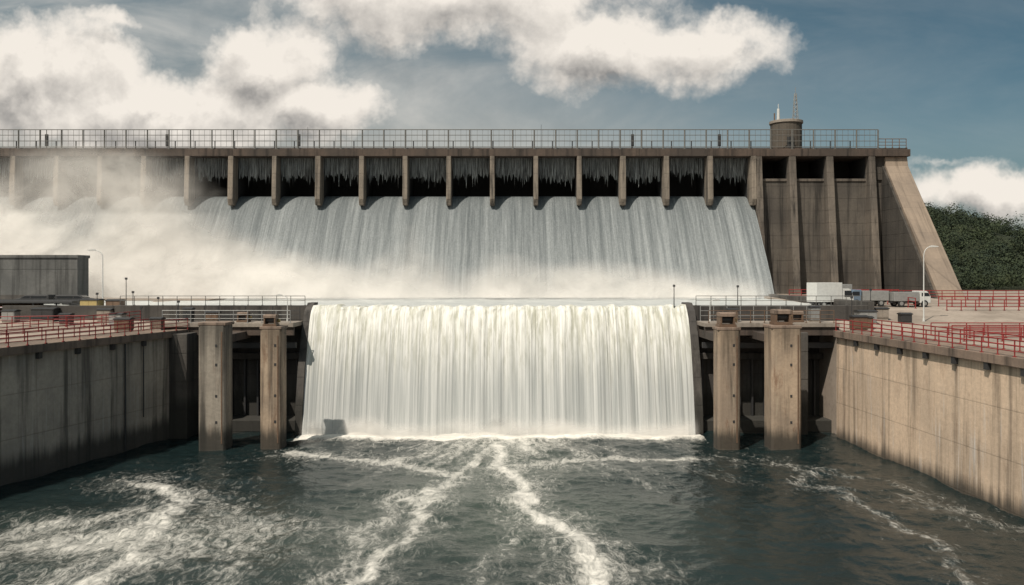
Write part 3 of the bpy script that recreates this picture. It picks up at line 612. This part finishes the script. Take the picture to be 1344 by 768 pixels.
# ================================================================ HILL + FOREST
def hz_(x,y):
    a=np.clip((y-185)/105,0,1); a=a*a*(3-2*a)
    g=np.interp(x,[70,130,150,171,230,420],[26,24.5,19.5,12.5,5,4]); return 13.8+a*g+ (fbm2(x*0.045,y*0.04,3,3)-0.45)*9*a
m,nt,b,pos=newmat('hill_grass'); nt.put(b,'Base Color',nt.mix(nt.noise(pos,0.2,6,0.7),(0.012,0.02,0.008,1),(0.03,0.036,0.014,1))); b.inputs['Roughness'].default_value=1
gx,gy=np.meshgrid(np.linspace(72,420,90),np.linspace(170,420,60)); tag(grid('hill',gx,gy,hz_(gx,gy),m),'wooded green hill beyond the end of the dam','hill','structure')
m,nt,b,pos=newmat('forest_foliage')
n=nt.noise(pos,0.09,5,0.75); oi=nt.noise(pos,0.4,3,0.6)
c=nt.mix(nt.ss(n,0.38,0.62),(0.010,0.020,0.011,1),(0.036,0.050,0.020,1)); c=nt.mix(nt.ss(oi,0.52,0.7,0,0.5),c,(0.055,0.062,0.025,1))
nt.put(b,'Base Color',c); b.inputs['Roughness'].default_value=0.9
vs=[]
NT_=2000
tx=RS.uniform(88,250,NT_); ty=RS.uniform(180,310,NT_); tz=hz_(tx,ty)
for i in range(NT_):
    r=RS.uniform(0.9,3.6); hgt=r*RS.uniform(1.2,2.3); K=170
    d=RS.normal(size=(K,3)); d[:,2]=np.abs(d[:,2])*0.9-0.25; d/=np.linalg.norm(d,axis=1)[:,None]; rad=RS.uniform(0.7,1.1,K)[:,None]
    c=d*rad*np.array([r,r,hgt*0.55])+np.array([tx[i],ty[i],tz[i]+hgt*0.45])
    s_=RS.uniform(0.12,0.32,K)[:,None]
    n_=d+RS.normal(scale=0.3,size=(K,3)); n_/=np.linalg.norm(n_,axis=1)[:,None]
    a=np.cross(n_,RS.normal(size=(K,3))); a/=np.linalg.norm(a,axis=1)[:,None]; b2=np.cross(n_,a)
    vs.append(np.stack([c+a*s_,c+b2*s_*0.8,c-a*s_,c-b2*s_*0.8],1).reshape(-1,3))
v=np.concatenate(vs); nf=len(v)//4
me=bpy.data.meshes.new('forest'); me.vertices.add(len(v)); me.vertices.foreach_set('co',v.ravel()); me.loops.add(nf*4); me.loops.foreach_set('vertex_index',np.arange(nf*4))
me.polygons.add(nf); me.polygons.foreach_set('loop_start',np.arange(0,nf*4,4)); me.update(calc_edges=True); me.materials.append(m)
fo_=bpy.data.objects.new('forest',me); COL.objects.link(fo_); tag(fo_,'dense dark green wood covering the hillside','trees','stuff')
# ================================================================ MIST (drifting veils of spray, stacked one behind another)
m=bpy.data.materials.new('mist_veil'); m.use_nodes=True; m.node_tree.nodes.clear(); nt=NT(m.node_tree)
pos=nt.new('ShaderNodeNewGeometry').outputs['Position']
ma=nt.new('ShaderNodeAttribute'); ma.attribute_name='mist'
n=nt.noise(pos,0.13,5,0.6,0.5)
al=nt.math('MULTIPLY',ma.outputs['Fac'],nt.ss(n,0.25,0.66,0.45,1.15),clamp=True)
tr=nt.new('ShaderNodeBsdfTransparent'); df=nt.new('ShaderNodeBsdfDiffuse'); tl=nt.new('ShaderNodeBsdfTranslucent')
mc=(0.85,0.82,0.78,1); df.inputs[0].default_value=mc; tl.inputs[0].default_value=mc
up=nt.new('ShaderNodeCombineXYZ'); up.inputs[1].default_value=-0.55; up.inputs[2].default_value=0.83; nt.put(df,'Normal',up.outputs[0]); nt.put(tl,'Normal',up.outputs[0])
mx=nt.new('ShaderNodeMixShader'); mx.inputs[0].default_value=0.38; nt.l.new(df.outputs[0],mx.inputs[1]); nt.l.new(tl.outputs[0],mx.inputs[2])
mx2=nt.new('ShaderNodeMixShader'); nt.put(mx2,0,al); nt.l.new(tr.outputs[0],mx2.inputs[1]); nt.l.new(mx.outputs[0],mx2.inputs[2])
o_=nt.new('ShaderNodeOutputMaterial'); nt.l.new(mx2.outputs[0],o_.inputs['Surface'])
px_=np.array([-300,0,70,130,200,255,320,400,470,540,600,700,780,860,960,1040])
py_=np.array([215,215,206,212,232,272,318,352,360,338,364,366,370,372,378,391])
V_=[];F_=[];A_=[];off=0
def addsheet(xx,yy_,zz_,a):
    global off
    r,c=xx.shape; idx=np.arange(r*c).reshape(r,c)+off; off+=r*c
    V_.append(np.stack([xx,yy_,zz_],-1).reshape(-1,3)); A_.append(a.ravel())
    q=np.stack([idx[:-1,:-1],idx[:-1,1:],idx[1:,1:],idx[1:,:-1]],-1).reshape(-1,4)
    am=a.ravel()[q-(off-r*c)].max(1); F_.append(q[am>0.004])
for j,(dd,st_) in enumerate(((1.6,0.56),(5.0,0.56),(9.5,0.56))):
    xx,zz_=np.meshgrid(np.linspace(-128,42.4,260),np.linspace(13.7,43.5,90))
    ysp=np.interp(zz_,[13,17,27.8,30.3,34,44],[136.3,138.9,147.2,149.0,150.5,150.5])
    yy_=np.minimum(ysp,147.0)-dd+(fbm2(xx*0.07,zz_*0.09,j+2,3)-0.45)*2.0
    pxx=672+xx/yy_*F; top=H+(360-np.interp(pxx,px_,py_))/F*yy_
    nn=fbm2(xx*0.08+j*9,zz_*0.11+j*5,3+j,4)/0.94; soft=(top-13)*0.52+1.5
    q=(top+(nn-0.5)*soft*2.8-zz_)/soft
    a=np.clip((q+0.6)/2.3,0,1); a=a*a*(3-2*a)
    hfac=np.interp(zz_,[14,22,30,38],[1.15,1.05,0.92,0.85])
    sidef=np.interp(pxx,[-50,60,170,300,430,1040],[0.90,0.92,1.05,1.15,1.05,1.05])
    a=a*st_*(0.5+1.0*np.clip(nn,0,1))*np.where(pxx<430,hfac,1.0)*sidef
    a*=np.clip((1035-pxx)/45,0,1)*np.clip((42.4-xx)/5,0,1)*np.clip((39.6-zz_)/2.5,0,1)
    addsheet(xx,yy_,zz_,np.clip(a,0,0.95))
for dd in(90.9,90.2):
    xx,zz_=np.meshgrid(np.linspace(-23.0,20.3,140),np.linspace(-0.4,3.0,16))
    yy_=dd+(fbm2(xx*0.4,zz_*0.5,4,2)-0.4)*0.8
    a=np.clip(1-(zz_-(vn1(xx*0.5+dd,7)*1.3))/1.3,0,1)**1.5*0.36*np.clip((20.3-xx)/1.5,0,1)*np.clip((xx+23.0)/1.5,0,1)
    addsheet(xx,yy_,zz_,a)
v=np.concatenate(V_); f=np.concatenate(F_)
me=bpy.data.meshes.new('mist'); me.vertices.add(len(v)); me.vertices.foreach_set('co',v.ravel()); me.loops.add(f.size); me.loops.foreach_set('vertex_index',f.ravel())
me.polygons.add(len(f)); me.polygons.foreach_set('loop_start',np.arange(0,f.size,4)); me.polygons.foreach_set('use_smooth',[True]*len(f)); me.update(calc_edges=True)
at=me.attributes.new('mist','FLOAT','POINT'); at.data.foreach_set('value',np.concatenate(A_).astype(np.float32)); me.materials.append(m)
mo=bpy.data.objects.new('mist',me); COL.objects.link(mo); tag(mo,'thick white spray drifting at the foot of the dam','mist','stuff')
